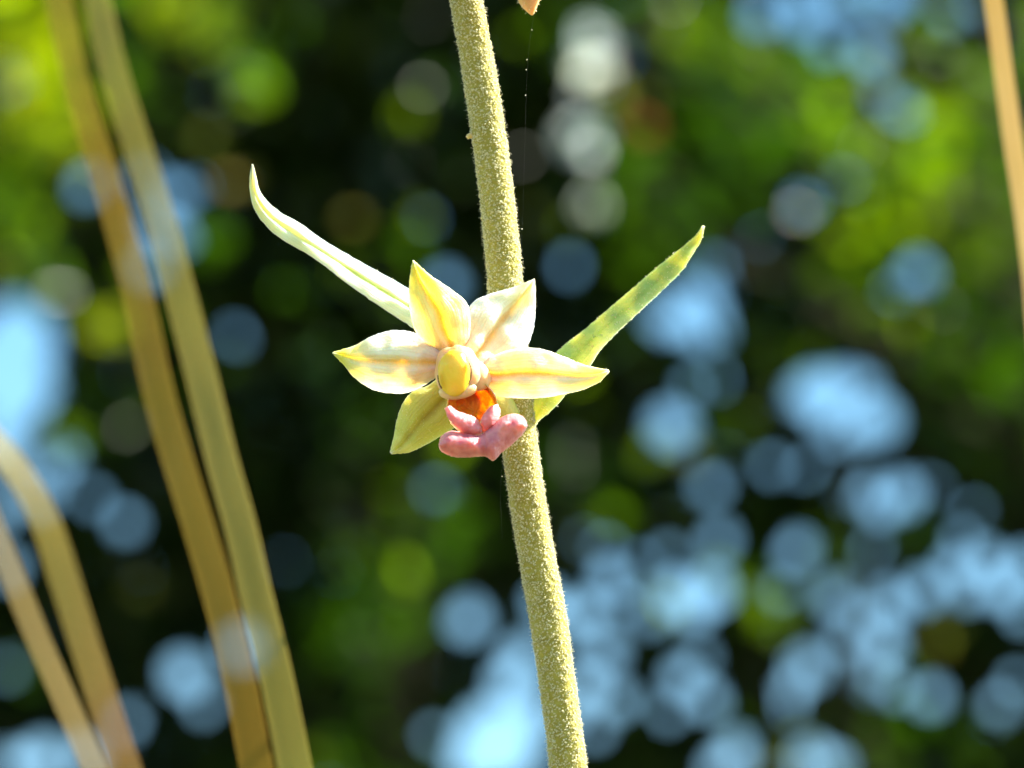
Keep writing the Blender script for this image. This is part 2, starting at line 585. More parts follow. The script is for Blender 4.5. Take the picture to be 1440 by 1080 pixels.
def leaf_cloud(px, py, dep, size, col, flat=.35):
    """folded leaf blades; size in metres, col (n,3)"""
    n = len(px)
    k = W * dep / 1440
    c = np.array(CAM)[None] + np.array(FWD)[None] * dep[:, None] + np.array(RIGHT)[None] * ((px - 720) * k)[:, None] + np.array(UP)[None] * ((540 - py) * k)[:, None]
    nrm = rng.normal(0, 1, (n, 3)); nrm[:, 2] += flat * 2
    nrm /= np.linalg.norm(nrm, axis=1)[:, None]
    ax = np.cross(nrm, rng.normal(0, 1, (n, 3))); ax /= np.linalg.norm(ax, axis=1)[:, None]
    sd_ = np.cross(nrm, ax)
    s = size[:, None]
    w = .29
    vs = [c - ax * s * .5, c - ax * s * .12 + sd_ * s * w + nrm * s * .08, c + ax * s * .22 + sd_ * s * w * .75 + nrm * s * .06, c + ax * s * .5 - nrm * s * .05,
          c + ax * s * .22 - sd_ * s * w * .75 + nrm * s * .06, c - ax * s * .12 - sd_ * s * w + nrm * s * .08]
    V = np.stack(vs, 1).reshape(-1, 3)
    b = (np.arange(n) * 6)[:, None]
    F = np.concatenate([b + np.array(f)[None] for f in ((0, 1, 2), (0, 2, 3), (0, 3, 4), (0, 4, 5))])
    C = np.repeat(np.concatenate([col, np.ones((n, 1))], 1), 6, axis=0)
    return V, F, C


def branch_to(root, target, r0, r1, sag=.15, n=14, seg=8):
    a, b = Vector(root), Vector(target)
    m = (a + b) / 2 + Vector((random.uniform(-.15, .15), random.uniform(-.15, .15), sag))
    pts, rad = [], []
    for i in range(n):
        t = i / (n - 1)
        p = a.lerp(m, t).lerp(m.lerp(b, t), t)
        p += Vector((noise.noise(p * 3), noise.noise(p * 3 + Vector((5, 0, 0))), noise.noise(p * 3 + Vector((0, 9, 0))))) * .04 * math.sin(math.pi * t)
        pts.append(p); rad.append(r0 * (1 - t) + r1 * t)
    return tube(pts, rad, seg)


def tree(name, label, base_px, depth, trunk_r, height, targets, leaves, mat, group=None, lean=0.0):
    """base_px: photo column of the trunk at mid height; targets: (px, py, depth) the limbs grow to"""
    k = W * depth / 1440
    x = (base_px - 720) * k
    y = CAM.y + depth * math.cos(PITCH) + (0.5 if depth > 8 else -.1)
    t = empty(name, (x, y, 0))
    tag(t, label, 'tree', group)
    pts, rad = [], []
    n = 26
    for i in range(n):
        f = i / (n - 1)
        pts.append(Vector((x + lean * f + .08 * noise.noise(Vector((f * 3, base_px * .01, 0))), y + .3 * f, -.05 + f * height)))
        rad.append(trunk_r * (1.35 if i == 0 else 1.1 if i == 1 else 1 - .75 * f))
    V, F, UV = tube(pts, rad, 14, rough=.12)
    o = link('trunk', mesh('trunk', V, F, uv=UV), M_bark, t); rehome_child(o, t)
    for (tx, ty, td) in targets:
        tp = P(tx, ty, td)
        hh = max(.25, min(.97, (tp.z - .15) / height))
        i = int(hh * (n - 1))
        V, F, UV = branch_to(pts[i], tp, rad[i] * .45, .004)
        o = link('branch', mesh('branch', V, F, uv=UV), M_bark, t); rehome_child(o, t)
    V, F, C = leaves
    o = link('foliage', fast_mesh('foliage', V - np.array([x, y, 0]), F, C), mat, t, kind='stuff')
    return t


def rehome_child(o, parent):
    for v in o.data.vertices: v.co -= parent.location
    return o


M_fol_dark = foliage_mat('dark_foliage', trans=.3, gloss=.02)
M_fol_lime = foliage_mat('lime_foliage', trans=.65, gloss=.015)

# the dark wood, its shade put into the leaf colour: four trees shoulder to shoulder; every leaf belongs to the nearest crown
ND = 105000
dpx = rng.uniform(-900, 2300, ND); dpy = rng.uniform(-260, 1650, ND)
ddep = rng.uniform(8.0, 9.8, ND)
dsz = rng.uniform(.05, .085, ND)
near_gap = GA[None]
rad_px = dsz / (W * ddep / 1440) * .40
kp = keep(dpx, dpy, rad_px)
dpx, dpy, ddep, dsz = dpx[kp], dpy[kp], ddep[kp], dsz[kp]
# small leaves filling in round the openings so that their rims are tight
NE = 60000
gi = rng.integers(0, len(GA), NE)
an = rng.uniform(0, 2 * math.pi, NE); rr = GA[gi, 2] + rng.uniform(4, 60, NE)
epx, epy = GA[gi, 0] + np.cos(an) * rr, GA[gi, 1] + np.sin(an) * rr
edep = rng.uniform(8.0, 9.5, NE); esz = rng.uniform(.02, .035, NE)
kp = keep(epx, epy, esz / (W * edep / 1440) * .42)
dpx = np.concatenate([dpx, epx[kp]]); dpy = np.concatenate([dpy, epy[kp]])
ddep = np.concatenate([ddep, edep[kp]]); dsz = np.concatenate([dsz, esz[kp]])
n = len(dpx)
v = rng.uniform(.55, 1.3, n)[:, None]
dcol = np.array([[.019, .040, .004]]) * v
CROWNS = [(-430, 'dark shade-coloured tree whose crown fills the space behind the left grass blades'),
          (420, 'dark shade-coloured tree with nearly closed crown between the grass blades and the orchid stem'),
          (1090, 'dark shade-coloured tree riddled with blue sky gaps right of the orchid stem'),
          (1800, 'dark shade-coloured tree at the right edge behind the thin straw blade')]
jit = dpx + rng.normal(0, 45, n) + 60 * np.sin(dpy / 140)
own = np.argmin(np.abs(jit[:, None] - np.array([c[0] for c in CROWNS])[None]), axis=1)
for i, (cx, lab) in enumerate(CROWNS):
    sel = own == i
    tg = []
    for q in range(14):
        for _ in range(40):
            x, y = random.uniform(cx - 330, cx + 330), random.uniform(-180, 1350)
            if keep(np.array([x]), np.array([y]), np.array([25.]))[0]: break
        tg.append((x, y, random.uniform(8.2, 9.6)))
    tree('shaded_tree', lab, cx, 9.0, .09, 4.1, tg,
         leaf_cloud(dpx[sel], dpy[sel], ddep[sel], dsz[sel], dcol[sel]), M_fol_dark, 'dark trees of the wood edge')

# sunlit boughs of broadleaved trees nearer the camera, sun also put into the leaf tints: clumps (px, py, spread, leaves, colour)
LIME, GREEN, MID, OLIVE, PALE_GLINT, BROWN = (.19, .28, .004), (.05, .12, .002), (.020, .062, .002), (.10, .12, .03), (.52, .60, .58), (.12, .04, .025)  # whitish leaf tint stands for glints; lime against mid green carries the sun
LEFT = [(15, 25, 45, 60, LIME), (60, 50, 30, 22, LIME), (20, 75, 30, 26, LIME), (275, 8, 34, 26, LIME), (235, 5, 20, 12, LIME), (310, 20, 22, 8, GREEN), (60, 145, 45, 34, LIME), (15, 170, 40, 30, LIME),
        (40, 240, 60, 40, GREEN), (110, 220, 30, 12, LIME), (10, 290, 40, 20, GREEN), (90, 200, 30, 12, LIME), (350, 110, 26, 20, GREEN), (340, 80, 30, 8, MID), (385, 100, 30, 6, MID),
        (30, 340, 40, 16, LIME), (60, 400, 40, 12, MID), (150, 455, 24, 12, LIME), (95, 620, 14, 10, GREEN), (290, 340, 16, 9, MID), (15, 130, 8, 3, PALE_GLINT), (180, 600, 30, 8, MID), (290, 200, 6, 2, OLIVE), (335, 245, 10, 3, OLIVE),
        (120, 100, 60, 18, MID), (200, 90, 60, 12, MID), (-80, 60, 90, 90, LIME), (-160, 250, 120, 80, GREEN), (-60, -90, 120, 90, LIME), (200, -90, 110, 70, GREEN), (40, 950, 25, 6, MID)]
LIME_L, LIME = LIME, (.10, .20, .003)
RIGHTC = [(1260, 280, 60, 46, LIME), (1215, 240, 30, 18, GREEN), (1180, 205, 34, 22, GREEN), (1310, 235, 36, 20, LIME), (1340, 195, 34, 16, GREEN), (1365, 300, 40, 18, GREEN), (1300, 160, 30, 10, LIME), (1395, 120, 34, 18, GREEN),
          (1250, 320, 50, 26, LIME), (1170, 385, 24, 12, GREEN), (1240, 410, 40, 14, GREEN), (1350, 420, 50, 14, MID), (1400, 330, 50, 18, GREEN), (1130, 285, 10, 8, PALE_GLINT), (1125, 270, 20, 7, LIME), (1180, 110, 40, 16, GREEN),
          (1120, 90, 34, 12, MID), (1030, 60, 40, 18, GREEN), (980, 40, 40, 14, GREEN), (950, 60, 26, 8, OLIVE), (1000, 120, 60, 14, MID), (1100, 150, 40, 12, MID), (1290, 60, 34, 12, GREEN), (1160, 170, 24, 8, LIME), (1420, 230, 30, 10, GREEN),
          (1090, 510, 20, 6, GREEN), (1045, 480, 20, 6, GREEN), (940, 330, 40, 7, MID), (1310, 500, 60, 12, MID), (1410, 560, 40, 10, MID), (832, 58, 14, 8, PALE_GLINT), (828, 100, 13, 10, PALE_GLINT), (818, 130, 12, 2, PALE_GLINT), (820, 192, 12, 26, PALE_GLINT), (838, 290, 12, 8, PALE_GLINT), (850, 130, 20, 4, OLIVE),
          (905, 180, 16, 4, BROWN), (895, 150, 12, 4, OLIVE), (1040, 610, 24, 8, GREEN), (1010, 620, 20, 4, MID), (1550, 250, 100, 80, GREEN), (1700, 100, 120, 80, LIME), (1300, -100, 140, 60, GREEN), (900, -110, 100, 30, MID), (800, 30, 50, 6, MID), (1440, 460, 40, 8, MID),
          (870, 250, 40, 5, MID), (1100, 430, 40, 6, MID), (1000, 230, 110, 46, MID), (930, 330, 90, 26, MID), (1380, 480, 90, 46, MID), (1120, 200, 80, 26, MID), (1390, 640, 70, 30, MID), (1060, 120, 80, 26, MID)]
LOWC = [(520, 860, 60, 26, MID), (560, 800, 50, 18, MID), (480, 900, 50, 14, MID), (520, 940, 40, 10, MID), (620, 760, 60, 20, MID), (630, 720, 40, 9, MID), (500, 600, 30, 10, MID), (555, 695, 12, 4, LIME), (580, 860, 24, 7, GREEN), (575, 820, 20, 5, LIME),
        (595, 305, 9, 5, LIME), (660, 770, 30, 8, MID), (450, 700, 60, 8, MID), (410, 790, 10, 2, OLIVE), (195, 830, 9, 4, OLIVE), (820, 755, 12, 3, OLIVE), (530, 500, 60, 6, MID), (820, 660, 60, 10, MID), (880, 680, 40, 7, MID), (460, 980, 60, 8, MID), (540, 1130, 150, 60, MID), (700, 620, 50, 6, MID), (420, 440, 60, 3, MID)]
LOWR = [(1185, 770, 22, 22, GREEN), (1160, 800, 20, 9, GREEN), (1080, 860, 26, 12, GREEN), (1110, 850, 24, 9, MID), (950, 840, 12, 9, PALE_GLINT), (940, 845, 18, 9, LIME), (1060, 800, 24, 5, MID), (1320, 890, 16, 7, OLIVE), (1330, 850, 16, 4, OLIVE), (1030, 1030, 30, 7, GREEN), (1405, 720, 40, 8, MID), (1420, 600, 50, 8, OLIVE), (1300, 760, 30, 5, MID),
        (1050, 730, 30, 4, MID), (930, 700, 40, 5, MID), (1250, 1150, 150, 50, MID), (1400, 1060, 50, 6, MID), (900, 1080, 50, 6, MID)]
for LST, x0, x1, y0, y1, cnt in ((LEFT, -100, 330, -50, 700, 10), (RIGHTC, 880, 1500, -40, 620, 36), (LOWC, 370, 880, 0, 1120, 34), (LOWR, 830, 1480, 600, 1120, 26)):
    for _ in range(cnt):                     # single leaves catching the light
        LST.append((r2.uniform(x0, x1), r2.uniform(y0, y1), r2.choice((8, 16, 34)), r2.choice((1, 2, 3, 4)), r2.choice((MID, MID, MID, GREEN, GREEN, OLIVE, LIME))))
SETS = [('broadleaf_tree', 'sunlit lime-green tree bough in the top left corner behind the grass blades', -260, .06, LEFT, (5.3, 6.2)),
        ('broadleaf_tree', 'bright green sunlit tree bough in the top right behind the straw blade', 1760, .08, RIGHTC, (5.4, 6.4)),
        ('shrub', 'mid green leafy bush in the shade below and left of the orchid flower', 560, .014, LOWC, (6.0, 6.8)),
        ('shrub', 'green bush with scattered leaves among the blue sky gaps at lower right', 1250, .014, LOWR, (6.2, 6.9))]
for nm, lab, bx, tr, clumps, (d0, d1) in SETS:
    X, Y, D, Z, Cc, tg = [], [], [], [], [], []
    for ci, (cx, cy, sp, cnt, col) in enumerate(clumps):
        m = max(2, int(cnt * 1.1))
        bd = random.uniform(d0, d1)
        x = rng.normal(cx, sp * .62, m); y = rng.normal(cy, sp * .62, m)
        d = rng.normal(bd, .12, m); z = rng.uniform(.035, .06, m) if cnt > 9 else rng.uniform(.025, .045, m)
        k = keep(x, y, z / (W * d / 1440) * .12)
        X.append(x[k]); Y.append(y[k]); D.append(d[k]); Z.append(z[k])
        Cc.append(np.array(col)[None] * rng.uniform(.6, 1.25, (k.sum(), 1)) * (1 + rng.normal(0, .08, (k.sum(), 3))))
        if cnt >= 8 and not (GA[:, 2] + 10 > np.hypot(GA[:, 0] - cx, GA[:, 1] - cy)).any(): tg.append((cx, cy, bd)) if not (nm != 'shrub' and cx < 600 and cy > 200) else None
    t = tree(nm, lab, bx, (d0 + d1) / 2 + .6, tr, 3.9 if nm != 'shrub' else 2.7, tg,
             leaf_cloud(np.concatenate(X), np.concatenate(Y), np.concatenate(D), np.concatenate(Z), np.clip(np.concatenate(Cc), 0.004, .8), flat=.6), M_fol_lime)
    if nm == 'shrub': t['category'] = 'bush'

# ------------------------------------------------------------------ grass blades
M_gr = [grass_mat('ochre_straw', (.47, .32, .05), (.53, .37, .07), (.46, .27, .04)),
        grass_mat('pale_olive_straw', (.58, .45, .11), (.62, .49, .13), (.54, .43, .09)),
        grass_mat('gold_straw', (.58, .44, .09), (.62, .48, .12), (.46, .22, .09)),
        grass_mat('pinkish_straw', (.50, .38, .18), (.56, .42, .22), (.48, .34, .12)),
        grass_mat('pale_straw', (.60, .42, .16), (.7, .52, .24), (.55, .36, .10), see=.3)]


TWIST = .18


def grass_blade(label, pts, wid, mat, crease=.05):
    """pts: (px, py, depth m) from above the frame down to the bottom; the blade then runs on into the ground"""
    path = catmull([tuple(P(a, b, .25 + (c - .25) * 1.12)) for a, b, c in pts], 60)
    wid *= .86
    last, dirv = Vector(path[-1]), (Vector(path[-1]) - Vector(path[-6])).normalized()
    ext = [last]
    while ext[-1].z > -.01:                 # bend towards the vertical until it enters the ground
        dirv = (dirv * .9 + Vector((0, 0, -1)) * .1).normalized()
        ext.append(ext[-1] + dirv * .012)
    path = [Vector(p) for p in path] + ext[1:]
    n = len(path)
    V, F, UV = [], [], []
    prof = [(-1, 0), (-.96, -.010), (-.4, -.014), (.4, -.014), (.96, -.010), (1, 0), (.96, .010), (-.96, .010)]
    for i, p in enumerate(path):
        t = (path[min(i + 1, n - 1)] - path[max(i - 1, 0)]).normalized()
        nrm = FWD.cross(t).normalized()      # across the blade
        dp = t.cross(nrm).normalized()
        w = np.interp(i / (n - 1), [0, .06, .3, .7, 1], [wid * .75, wid * .9, wid, wid, wid * .8]) / 2
        tw = TWIST + .05 * math.sin(i * .05 + wid * 9999)
        a = nrm * math.cos(tw) + dp * math.sin(tw)
        b = dp * math.cos(tw) - nrm * math.sin(tw)
        for (u, h) in prof:
            V.append(p + a * (u * w) + b * (h * w))
            UV.append(((u + 1) / 2, i / 8))
    m = len(prof)
    for i in range(n - 1):
        for k in range(m):
            F.append((i * m + k, i * m + (k + 1) % m, (i + 1) * m + (k + 1) % m, (i + 1) * m + k))
    F.append(tuple(range(m))[::-1]); F.append(tuple((n - 1) * m + k for k in range(m)))
    base = path[-1].copy(); base.z = 0
    o = link('grass_blade', mesh('grass_blade', V, F, uv=UV), mat)
    rehome(o, base)
    tag(o, label, 'grass blade', 'dry grass blades standing behind the orchid')
    return o


grass_blade('ochre dry grass blade, left one of the tall pair left of the flower', [(56, -90, .335), (82, 0, .33), (111, 130, .325), (148, 250, .32), (190, 400, .315), (220, 540, .31), (248, 640, .305), (279, 740, .30), (308, 840, .295), (333, 940, .29), (361, 1080, .285)], .0026, M_gr[0])
grass_blade('pale olive grass blade, right one of the tall pair left of the flower', [(112, -90, .335), (137, 0, .33), (160, 100, .325), (223, 300, .315), (250, 400, .31), (286, 540, .305), (310, 640, .30), (338, 740, .295), (361, 840, .29), (386, 940, .285), (415, 1080, .28)], .0026, M_gr[1])
grass_blade('gold dry grass blade turning reddish, kinked at the top, in the lower left corner', [(-80, 560, .34), (-20, 610, .335), (28, 668, .33), (64, 735, .325), (94, 825, .32), (132, 945, .31), (176, 1080, .30)], .0027, M_gr[2])
grass_blade('short pinkish straw blade, lowest and leftmost in the lower left corner', [(-60, 600, .32), (-25, 700, .315), (6, 780, .31), (50, 890, .305), (85, 970, .30), (133, 1080, .295)], .0021, M_gr[3])
grass_blade('narrow pale straw blade alone at the right edge', [(1378, -120, .30), (1397, 0, .30), (1422, 180, .30), (1445, 330, .30), (1462, 500, .30), (1500, 1080, .30)], .0017, M_gr[4])

# ------------------------------------------------------------------ the orchid
M_stem = soft_mat('stem_skin', (.31, .27, .03), (.40, .35, .05), scale=1400, sss=.35, radius=(.8, .7, .2), bumpd=.00012, bscale=3500, rough=.6)
M_stemhair = hair_mat('stem_hair', (.84, .79, .48), .3)
M_fine = hair_mat('fine_hair', (.85, .83, .62))
M_sep_top = petal_mat('upper_sepal', (.94, .80, .36), (.74, .36, .05), (.88, .42, .26), (.85, .72, .10))
M_pet_r = petal_mat('right_petal', (.97, .90, .70), (.84, .42, .15), (.92, .48, .38), (.90, .78, .30))
M_pet_l = petal_mat('left_petal', (.96, .86, .64), (.80, .44, .14), (.90, .42, .34), (.62, .64, .10))
M_sep_r = petal_mat('right_sepal', (.96, .84, .58), (.74, .30, .07), (.92, .46, .36), (.85, .55, .16), tip_at=.9)
M_sep_l = petal_mat('lower_sepal_shaded', (.52, .52, .09), (.33, .30, .04), (.60, .55, .16), (.85, .78, .25), tip_at=.93)  # darker than the other sepals: its shade is partly in the colour
M_bract_l = petal_mat('left_bract_overexposed', (.84, .93, .56), (.50, .68, .22), (.70, .80, .3), (.80, .72, .2), mid_w=.05, tip_at=.97, base_len=.1)  # sun's overexposure put into the pale colour; the other bract stays green
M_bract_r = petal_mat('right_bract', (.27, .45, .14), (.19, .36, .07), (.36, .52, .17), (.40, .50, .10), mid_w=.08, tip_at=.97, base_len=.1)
M_cap = soft_mat('anther_cap', (.98, .57, .03), (.98, .66, .06), scale=700, sss=.8, rough=.3, bumpd=.00002)
M_column = soft_mat('column_tissue', (.93, .50, .20), (.95, .63, .32), scale=600, sss=.9, rough=.4, bumpd=.00003)
M_stigma = soft_mat('stigma_tissue', (.96, .72, .42), (.97, .82, .58), scale=600, sss=.95, rough=.4, bumpd=.00003)
M_lip = soft_mat('lip_pink', (.54, .14, .16), (.72, .29, .28), scale=1300, sss=.8, rough=.45, bumpd=.00004, bscale=2600, spec=.6)
M_ovary = soft_mat('ovary', (.45, .46, .08), (.55, .52, .14), scale=900, sss=.5, rough=.5)
M_rust = soft_mat('withered_tip', (.75, .50, .22), (.62, .33, .10), scale=1200, sss=.7, rough=.5)

# lip cup: orange-red inside, pinkish outside
mc = Mat('lip_cup')
tcn = mc.node('ShaderNodeTexCoord')
nzc = mc.node('ShaderNodeTexNoise', i_Scale=1700.0, i_Detail=4.0)
mc.link(tcn.outputs['Object'], nzc.inputs[0])
_, cu, cv = mc.uv()
cc = mc.ramp(cv, [(0, (.80, .36, .03)), (.3, (.68, .20, .03)), (.55, (.52, .06, .02)), (.84, (.54, .08, .04)), (.97, (.80, .42, .34)), (1, (.82, .46, .38))])
cc = mc.mix(mc.ramp(nzc.outputs[0], [(.42, (0, 0, 0)), (.6, (.8, .8, .8))]), cc, (.88, .42, .04))
mc.link(cc, mc.b.inputs['Base Color'])
mc.b.inputs['Roughness'].default_value = .3
mc.b.inputs['Subsurface Weight'].default_value = .7
mc.b.inputs['Subsurface Radius'].default_value = (1.2, .5, .2)
mc.b.inputs['Subsurface Scale'].default_value = .001
mc.bump(nzc.outputs[0], .00012, 1)
M_cup = mc.m

stem_mm = 253.0
spx = [(598, -420, 249), (622, -180, 251), (655, 0, 252.5), (675, 110, 253), (694, 240, 253), (707, 360, 253), (716, 480, 253), (728, 600, 253), (744, 720, 253), (767, 850, 253), (785, 970, 253), (799, 1080, 253), (818, 1250, 254), (840, 1600, 256)]
path = catmull([tuple(P(a, b, c / 1000)) for a, b, c in spx], 420)
path = [Vector(p) for p in path]
dirv = (path[-1] - path[-8]).normalized()
n_upper = len(path)
while path[-1].z > -.01:
    dirv = (dirv * .985 + Vector((0, 0, -1)) * .015).normalized()
    path.append(path[-1] + dirv * .002)
base = path[-1].copy(); base.z = 0
orchid = empty('orchid', base)
tag(orchid, 'hairy orchid with one open pink-lipped yellow flower on an upright stem', 'orchid')


def part(name, VFU, mat, parent=orchid, kind=None, smooth=True):
    V, F, UV = VFU
    F = outward(V, F)
    o = link(name, mesh(name, V, F, smooth, UV), mat)
    org = Vector((0, 0, 0))
    for v_ in o.data.vertices: org += v_.co
    org /= len(o.data.vertices)
    rehome(o, org)
    o.parent = parent
    wp = parent.location.copy()
    if parent.parent: wp += parent.parent.location
    o.location = org - wp
    if kind: o['kind'] = kind
    return o


def hair_part(VFU, mask, dens, length, rad, mat, parent, seed=1, name='hair', **kw):
    h = hairs(VFU[0], outward(VFU[0], VFU[1]), mask, dens, length, rad, seed, **kw)
    if h is None: return
    me = fast_mesh(name, h[0], h[1], smooth=True)
    o = link(name, me, mat, None, 'stuff')
    o.parent = parent
    wp, q = Vector((0, 0, 0)), parent
    while q: wp += q.location; q = q.parent
    o.location = -wp
    return o


rads = []
for i in range(len(path)):
    f = i / n_upper
    rads.append(np.interp(f, [0, .25, .5, .9, 1.6], [.00077, .00096, .00102, .00108, .0017]) * (1 + .03 * noise.noise(path[i] * 260)))
ST = tube(path, rads, 40, rough=.035)
stem = part('stem', ST, M_stem)
up_cam = np.array(UP)


def stem_mask(c):
    q = (Vector(c) - CAM)
    dd = q.dot(FWD)
    py = 540 - q.dot(UP) / (W * dd / 1440)
    return 1.0 if -260 < py < 1330 else 0.0


gr = granules(ST[0], outward(ST[0], ST[1]), stem_mask, 62e6, .000045, 3)
go = link('papillae', fast_mesh('papillae', gr[0], gr[1], smooth=True), M_stemhair, None, 'stuff')
go.parent = stem
go.location = -(stem.location + orchid.location)
hair_part(ST, stem_mask, 20e6, .00014, .000013, M_fine, stem, 4, bent=.4)
# a shred of dry skin on the left edge of the stem
part('scale', blade([(664, 186), (658, 188), (655, 192)], [(666, 194), (661, 195), (658, 196)], lambda t, s: 2.8, lambda t, s: .12, 8, 6), M_rust)

# bracts (the two long leaves)
LB_hi = [(712, 530), (700, 505), (665, 466), (620, 433), (576, 407), (545, 389), (510, 370), (475, 350), (448, 333), (420, 313), (395, 299), (378, 285), (366, 270), (361, 250), (356, 231)]
LB_lo = [(705, 552), (690, 543), (655, 516), (615, 487), (574, 457), (530, 428), (490, 400), (455, 373), (430, 356), (405, 342), (385, 328), (370, 313), (358, 295), (352, 275), (351, 250), (354, 231)]
LBV = blade(LB_hi, LB_lo, lambda t, s: 3.4 - 2.2 * t - s * (0.6 * math.sin(math.pi * min(1, t * 1.05 + .05))) + .15 * s * s + .22 * math.exp(-(s / .12) ** 2), lambda t, s: .32, 80, 26, wob=.25, seed=2)
bl = part('bract', LBV, M_bract_l); tag(bl, 'thin pale green bract curving up to the left, overexposure in its colour')
RB_hi = [(744, 600), (748, 575), (762, 530), (783, 495), (820, 465), (855, 435), (890, 405), (925, 375), (960, 347), (979, 330), (988, 317)]
RB_lo = [(752, 602), (758, 592), (776, 577), (800, 550), (828, 517), (845, 492), (872, 464), (902, 436), (932, 408), (957, 383), (976, 355), (987, 335), (991, 318)]
RBV = blade(RB_hi, RB_lo, lambda t, s: 3.0 + 1.2 * t - s * .9 * math.sin(math.pi * min(1, t + .08)) - .45 * s * s * math.sin(math.pi * min(1, t + .1)), lambda t, s: .36, 80, 26, wob=.25, seed=5)
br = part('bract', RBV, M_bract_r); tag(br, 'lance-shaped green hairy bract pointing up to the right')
hair_part(RBV, None, 12e6, .00006, .000020, M_fine, br, 6)
hair_part(LBV, None, 2e6, .00008, .000018, M_fine, bl, 7)

# ovary and stalk joining the flower to the stem
ovp = catmull([tuple(P(728, 606, .2528)), tuple(P(712, 582, .2518)), tuple(P(690, 556, .2510)), tuple(P(664, 538, .2500)), tuple(P(648, 524, .2490))], 24)
OV = tube([Vector(p) for p in ovp], list(np.interp(np.linspace(0, 1, 24), [0, .2, .6, 1], [.0005, .0007, .00105, .0008])), 20, rough=.05)
flower = part('flower', OV, M_ovary)
tag(flower, 'open flower with yellow and cream petals and a pink lip')

TOP_L = [(628, 506), (606, 490), (586, 470), (577, 441), (575, 408), (577, 384), (580, 366)]
TOP_R = [(652, 504), (660, 480), (661, 445), (655, 424), (632, 405), (604, 386), (582, 366)]
topd = lambda t, s: -1.2 - 2.6 * t ** 1.1 + .55 * s * s * math.sin(math.pi * min(1, t + .1)) + .35 * math.exp(-(s / .16) ** 2)
UR_L = [(650, 508), (646, 478), (655, 443), (666, 424), (690, 413), (724, 403), (751, 392)]
UR_R = [(672, 516), (708, 508), (738, 490), (750, 463), (753, 432), (753, 410), (752, 392)]
urd = lambda t, s: -1.6 + 2.3 * t + .35 * s * s * math.sin(math.pi * min(1, t + .1)) + .3 * math.exp(-(s / .14) ** 2)
LP_U = [(628, 500), (606, 479), (588, 470), (570, 465), (548, 465), (522, 473), (498, 486), (468, 495)]
LP_D = [(626, 524), (612, 532), (598, 541), (574, 552), (548, 553), (522, 547), (498, 531), (484, 514), (467, 497)]
lpd = lambda t, s: -1.9 + .7 * t + 1.1 * s * s * math.sin(math.pi * min(1, t + .12)) + .3 * math.exp(-(s / .15) ** 2)
RS_U = [(664, 512), (690, 501), (718, 492), (745, 489), (766, 492), (792, 501), (822, 513), (856, 520)]
RS_D = [(668, 528), (682, 545), (700, 557), (724, 560), (758, 560), (790, 555), (820, 548), (843, 537), (857, 523)]
rsd = lambda t, s: -1.3 - 2.6 * t + .5 * s * s * math.sin(math.pi * min(1, t + .1)) + .35 * math.exp(-(s / .14) ** 2) - 1.0 * max(0, t - .85)
LS_L = [(618, 530), (600, 543), (582, 549), (567, 566), (558, 590), (554, 612), (548, 636)]
LS_R = [(648, 548), (650, 575), (640, 600), (622, 612), (600, 625), (576, 636), (551, 639)]
lsd = lambda t, s: -.3 - 1.8 * t + .5 * s * s * math.sin(math.pi * min(1, t + .1)) + .3 * math.exp(-(s / .2) ** 2)
for nm, A, B, dfn, mt, sd_, lab in (
        ('sepal', TOP_L, TOP_R, topd, M_sep_top, 11, 'yellow upper sepal with an orange midrib'),
        ('petal', UR_L, UR_R, urd, M_pet_r, 12, 'cream-white upper right petal'),
        ('petal', LP_U, LP_D, lpd, M_pet_l, 13, 'cream left petal with a green tip'),
        ('sepal', RS_U, RS_D, rsd, M_sep_r, 14, 'pale yellow right sepal with a rusty midrib'),
        ('sepal', LS_L, LS_R, lsd, M_sep_l, 15, 'olive-green lower left sepal, shade partly in its colour')):
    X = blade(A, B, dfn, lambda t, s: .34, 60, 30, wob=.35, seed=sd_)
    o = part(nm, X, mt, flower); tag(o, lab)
    hair_part(X, None, 16e6, .00006, .000009, M_fine, o, sd_)

# column with its anther cap
colm = part('column', ellipsoid((643, 523, -2.15), 34, 38, .9, wob=.16, seed=3), M_column, flower)
part('anther_cap', ellipsoid((638.5, 525, -2.85), 22.5, 32, .55, wob=.07, seed=8, shape=lambda x, y, z: (math.copysign(abs(x) ** .85, x), math.copysign(abs(y) ** .9, y), z)), M_cap, flower)
part('column_collar', ellipsoid((644, 549, -2.5), 27, 13, .5, rot=.15, wob=.05, seed=16), M_column, flower)
M_slit_shade = soft_mat('slit_shade_brown', (.12, .05, .01), (.18, .08, .02), sss=0)  # raised dark strips stand for the shade in the gaps beside the cap
part('slit_shade', blade([(659, 509), (662, 520), (661, 532), (657, 541)], [(660, 509), (664, 520), (663, 532), (658, 541)], lambda t, s: -3.25, lambda t, s: .25, 16, 6), M_slit_shade, flower)
part('slit_shade', blade([(615, 528), (616, 537), (620, 547)], [(616, 527), (618, 537), (622, 546)], lambda t, s: -3.3, lambda t, s: .25, 12, 6), M_slit_shade, flower)
part('stigma', ellipsoid((666, 527, -1.95), 27, 21, .62, rot=-.7, wob=.05, seed=6), M_column, flower)

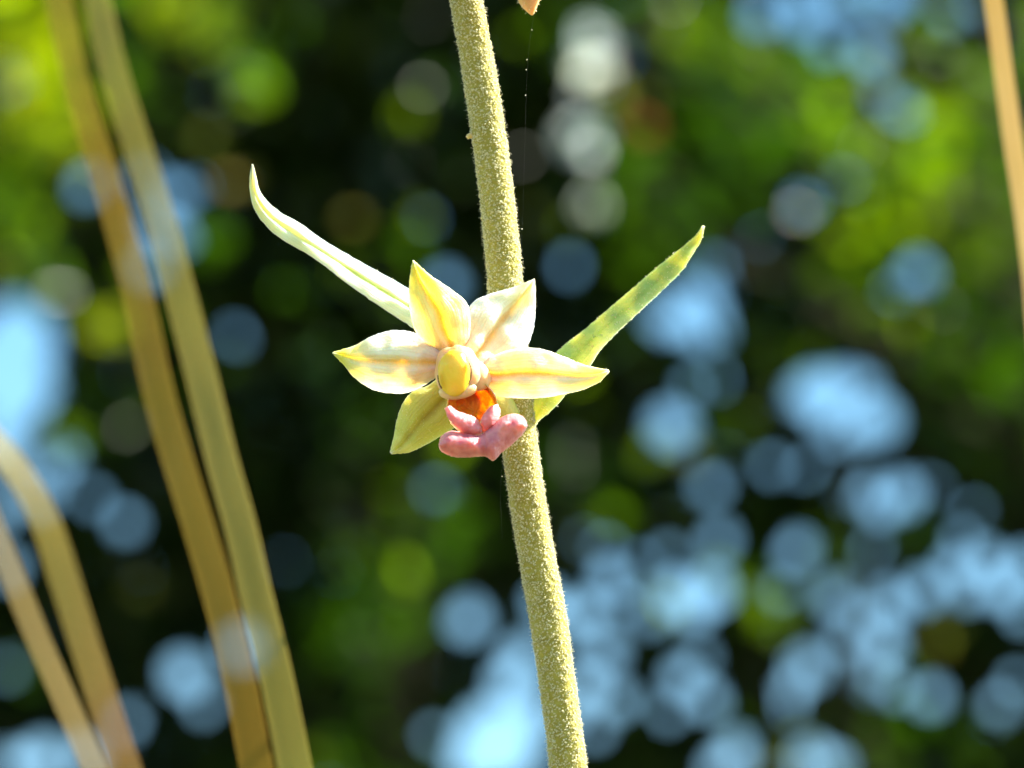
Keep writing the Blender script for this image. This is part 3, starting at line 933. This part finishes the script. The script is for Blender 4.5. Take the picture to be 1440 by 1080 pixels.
# lip cup (open bowl)
V, F, UV = [], [], []
nr, ns = 26, 48
for layer in (0, 1):
    for i in range(nr):
        f = i / (nr - 1)                    # 0 at the bottom of the bowl, 1 at the rim
        ang = f * math.pi / 2
        for k in range(ns):
            a = 2 * math.pi * k / ns
            ox = 1 + (.0 if layer == 0 else .10 - .06 * f)
            rx = 35 * math.sin(ang) * ox
            ry = 37 * math.sin(ang) * ox
            z = -2.9 + 2.3 * math.cos(ang) ** 1.1 * ox + .7 * math.sin(a) * f + .15 * noise.noise(Vector((math.cos(a) * 2, math.sin(a) * 2, f * 3)))
            V.append(P(664 + rx * math.cos(a) + 4 * (1 - f), 573 - ry * math.sin(a) + 7 * (1 - f), (250 + z) / 1000))
            UV.append((k / ns, f * .97 if layer == 0 else 1.0))
for layer in (0, 1):
    o0 = layer * nr * ns
    for i in range(nr - 1):
        for k in range(ns):
            a, b = o0 + i * ns + k, o0 + i * ns + (k + 1) % ns
            f4 = (a, b, b + ns, a + ns)
            F.append(f4 if layer == 0 else f4[::-1])
for k in range(ns):
    a, b = (nr - 1) * ns + k, (nr - 1) * ns + (k + 1) % ns
    F.append((a, b, b + nr * ns, a + nr * ns))
part('lip_cup', (V, F, UV), M_cup, flower)
# fleshy flaps at the cup's mouth
part('lip_flap', blade([(625, 574), (630, 588), (638, 600), (650, 609), (664, 613), (677, 611)], [(633, 570), (644, 578), (656, 582), (668, 587), (677, 597), (681, 607)],
                       lambda t, s: -4.0 - .5 * math.sin(math.pi * t) - .35 * (1 - s * s), lambda t, s: .42, 50, 26, wob=.25, seed=21, fine=.05, edge=.6), M_lip, flower)
part('lip_flap', blade([(688, 572), (682, 580), (677, 588), (674, 600), (676, 609)], [(700, 568), (704, 578), (702, 588), (697, 600), (684, 610)],
                       lambda t, s: -3.8 - .5 * math.sin(math.pi * t) - .4 * (1 - s * s), lambda t, s: .42, 50, 26, wob=.25, seed=22, fine=.05, edge=.6), M_lip, flower)
# the two-lobed pink lip blade
EP_U = [(617, 624), (621, 613), (634, 606), (655, 608), (674, 612), (686, 603), (700, 590), (714, 583), (726, 582), (737, 587), (742, 597)]
EP_D = [(617, 628), (622, 636), (640, 643), (664, 643), (682, 642), (694, 648), (705, 637), (718, 627), (730, 616), (738, 607), (742, 600)]
EPV = blade(EP_U, EP_D, lambda t, s: -4.6 - .7 * (1 - s * s) * (1 - .75 * math.exp(-((t - .47) / .06) ** 2)) + .9 * abs(t - .47) - .35 * math.exp(-((t - .72) / .05) ** 2) * math.exp(-((s + .5) / .25) ** 2),
            lambda t, s: 1.0, 110, 44, wob=.35, seed=23, fine=.05, edge=.6)
lip = part('lip', EPV, M_lip, flower); tag(lip, 'fleshy two-lobed pink lip')

# hanging bud above, only its withered tip reaches into the frame
BV = ellipsoid((742, -62, -.5), 33, 84, 1.25, rot=.07, n=36, m=40, wob=.08, seed=9,
               shape=lambda x, y, z: (x * (1 - .62 * max(0, -y) ** 2.2) * (1 + .06 * math.cos(6 * math.atan2(z, x))), y, z * (1 - .62 * max(0, -y) ** 2.2)))
bud = part('bud', BV, M_rust); tag(bud, 'hanging bud whose brownish tip shows at the top edge')
hair_part(BV, None, 12e6, .00012, .00002, M_fine, bud, 12)
bp = catmull([tuple(P(640, -140, .2515)), tuple(P(668, -175, .2508)), tuple(P(712, -180, .2498)), tuple(P(738, -142, .2495))], 20)
part('stalk', tube([Vector(p) for p in bp], [.0005] * 20, 14, rough=.05), M_ovary, bud)

# ------------------------------------------------------------------ spider silk beside the stem
M_silk = hair_mat('silk', (.5, .5, .5), .5)
sp = catmull([tuple(P(752, 10, .249)), tuple(P(742, 90, .2492)), (*P(737, 240, .2495),), (*P(733, 350, .2497),), (*P(722, 520, .2499),), (*P(708, 640, .2502),), (*P(704, 690, .2505),), (*P(706, 760, .2512),)], 60)
silk = link('spider_silk', mesh('spider_silk', *tube([Vector(p) for p in sp], [.0000009] * 60, 4)[:2]), M_silk)
tag(silk, 'fine spider thread with dust specks hanging beside the orchid stem', 'spider thread')
V, F = [], []
for (x, y, r) in [(748, 42, 1), (741, 84, 1.1), (740, 98, 1.1), (739, 134, 1.2), (734, 322, 1.3), (706, 670, .8)]:
    v0, f0, _ = ellipsoid((x, y, -.3), r * .6, r * .7, .025 * r, n=6, m=8)
    o0 = len(V); V += v0; F += [tuple(i + o0 for i in f) for f in f0]
dust = link('dust', mesh('dust', V, F), M_fine, silk, kind='stuff')
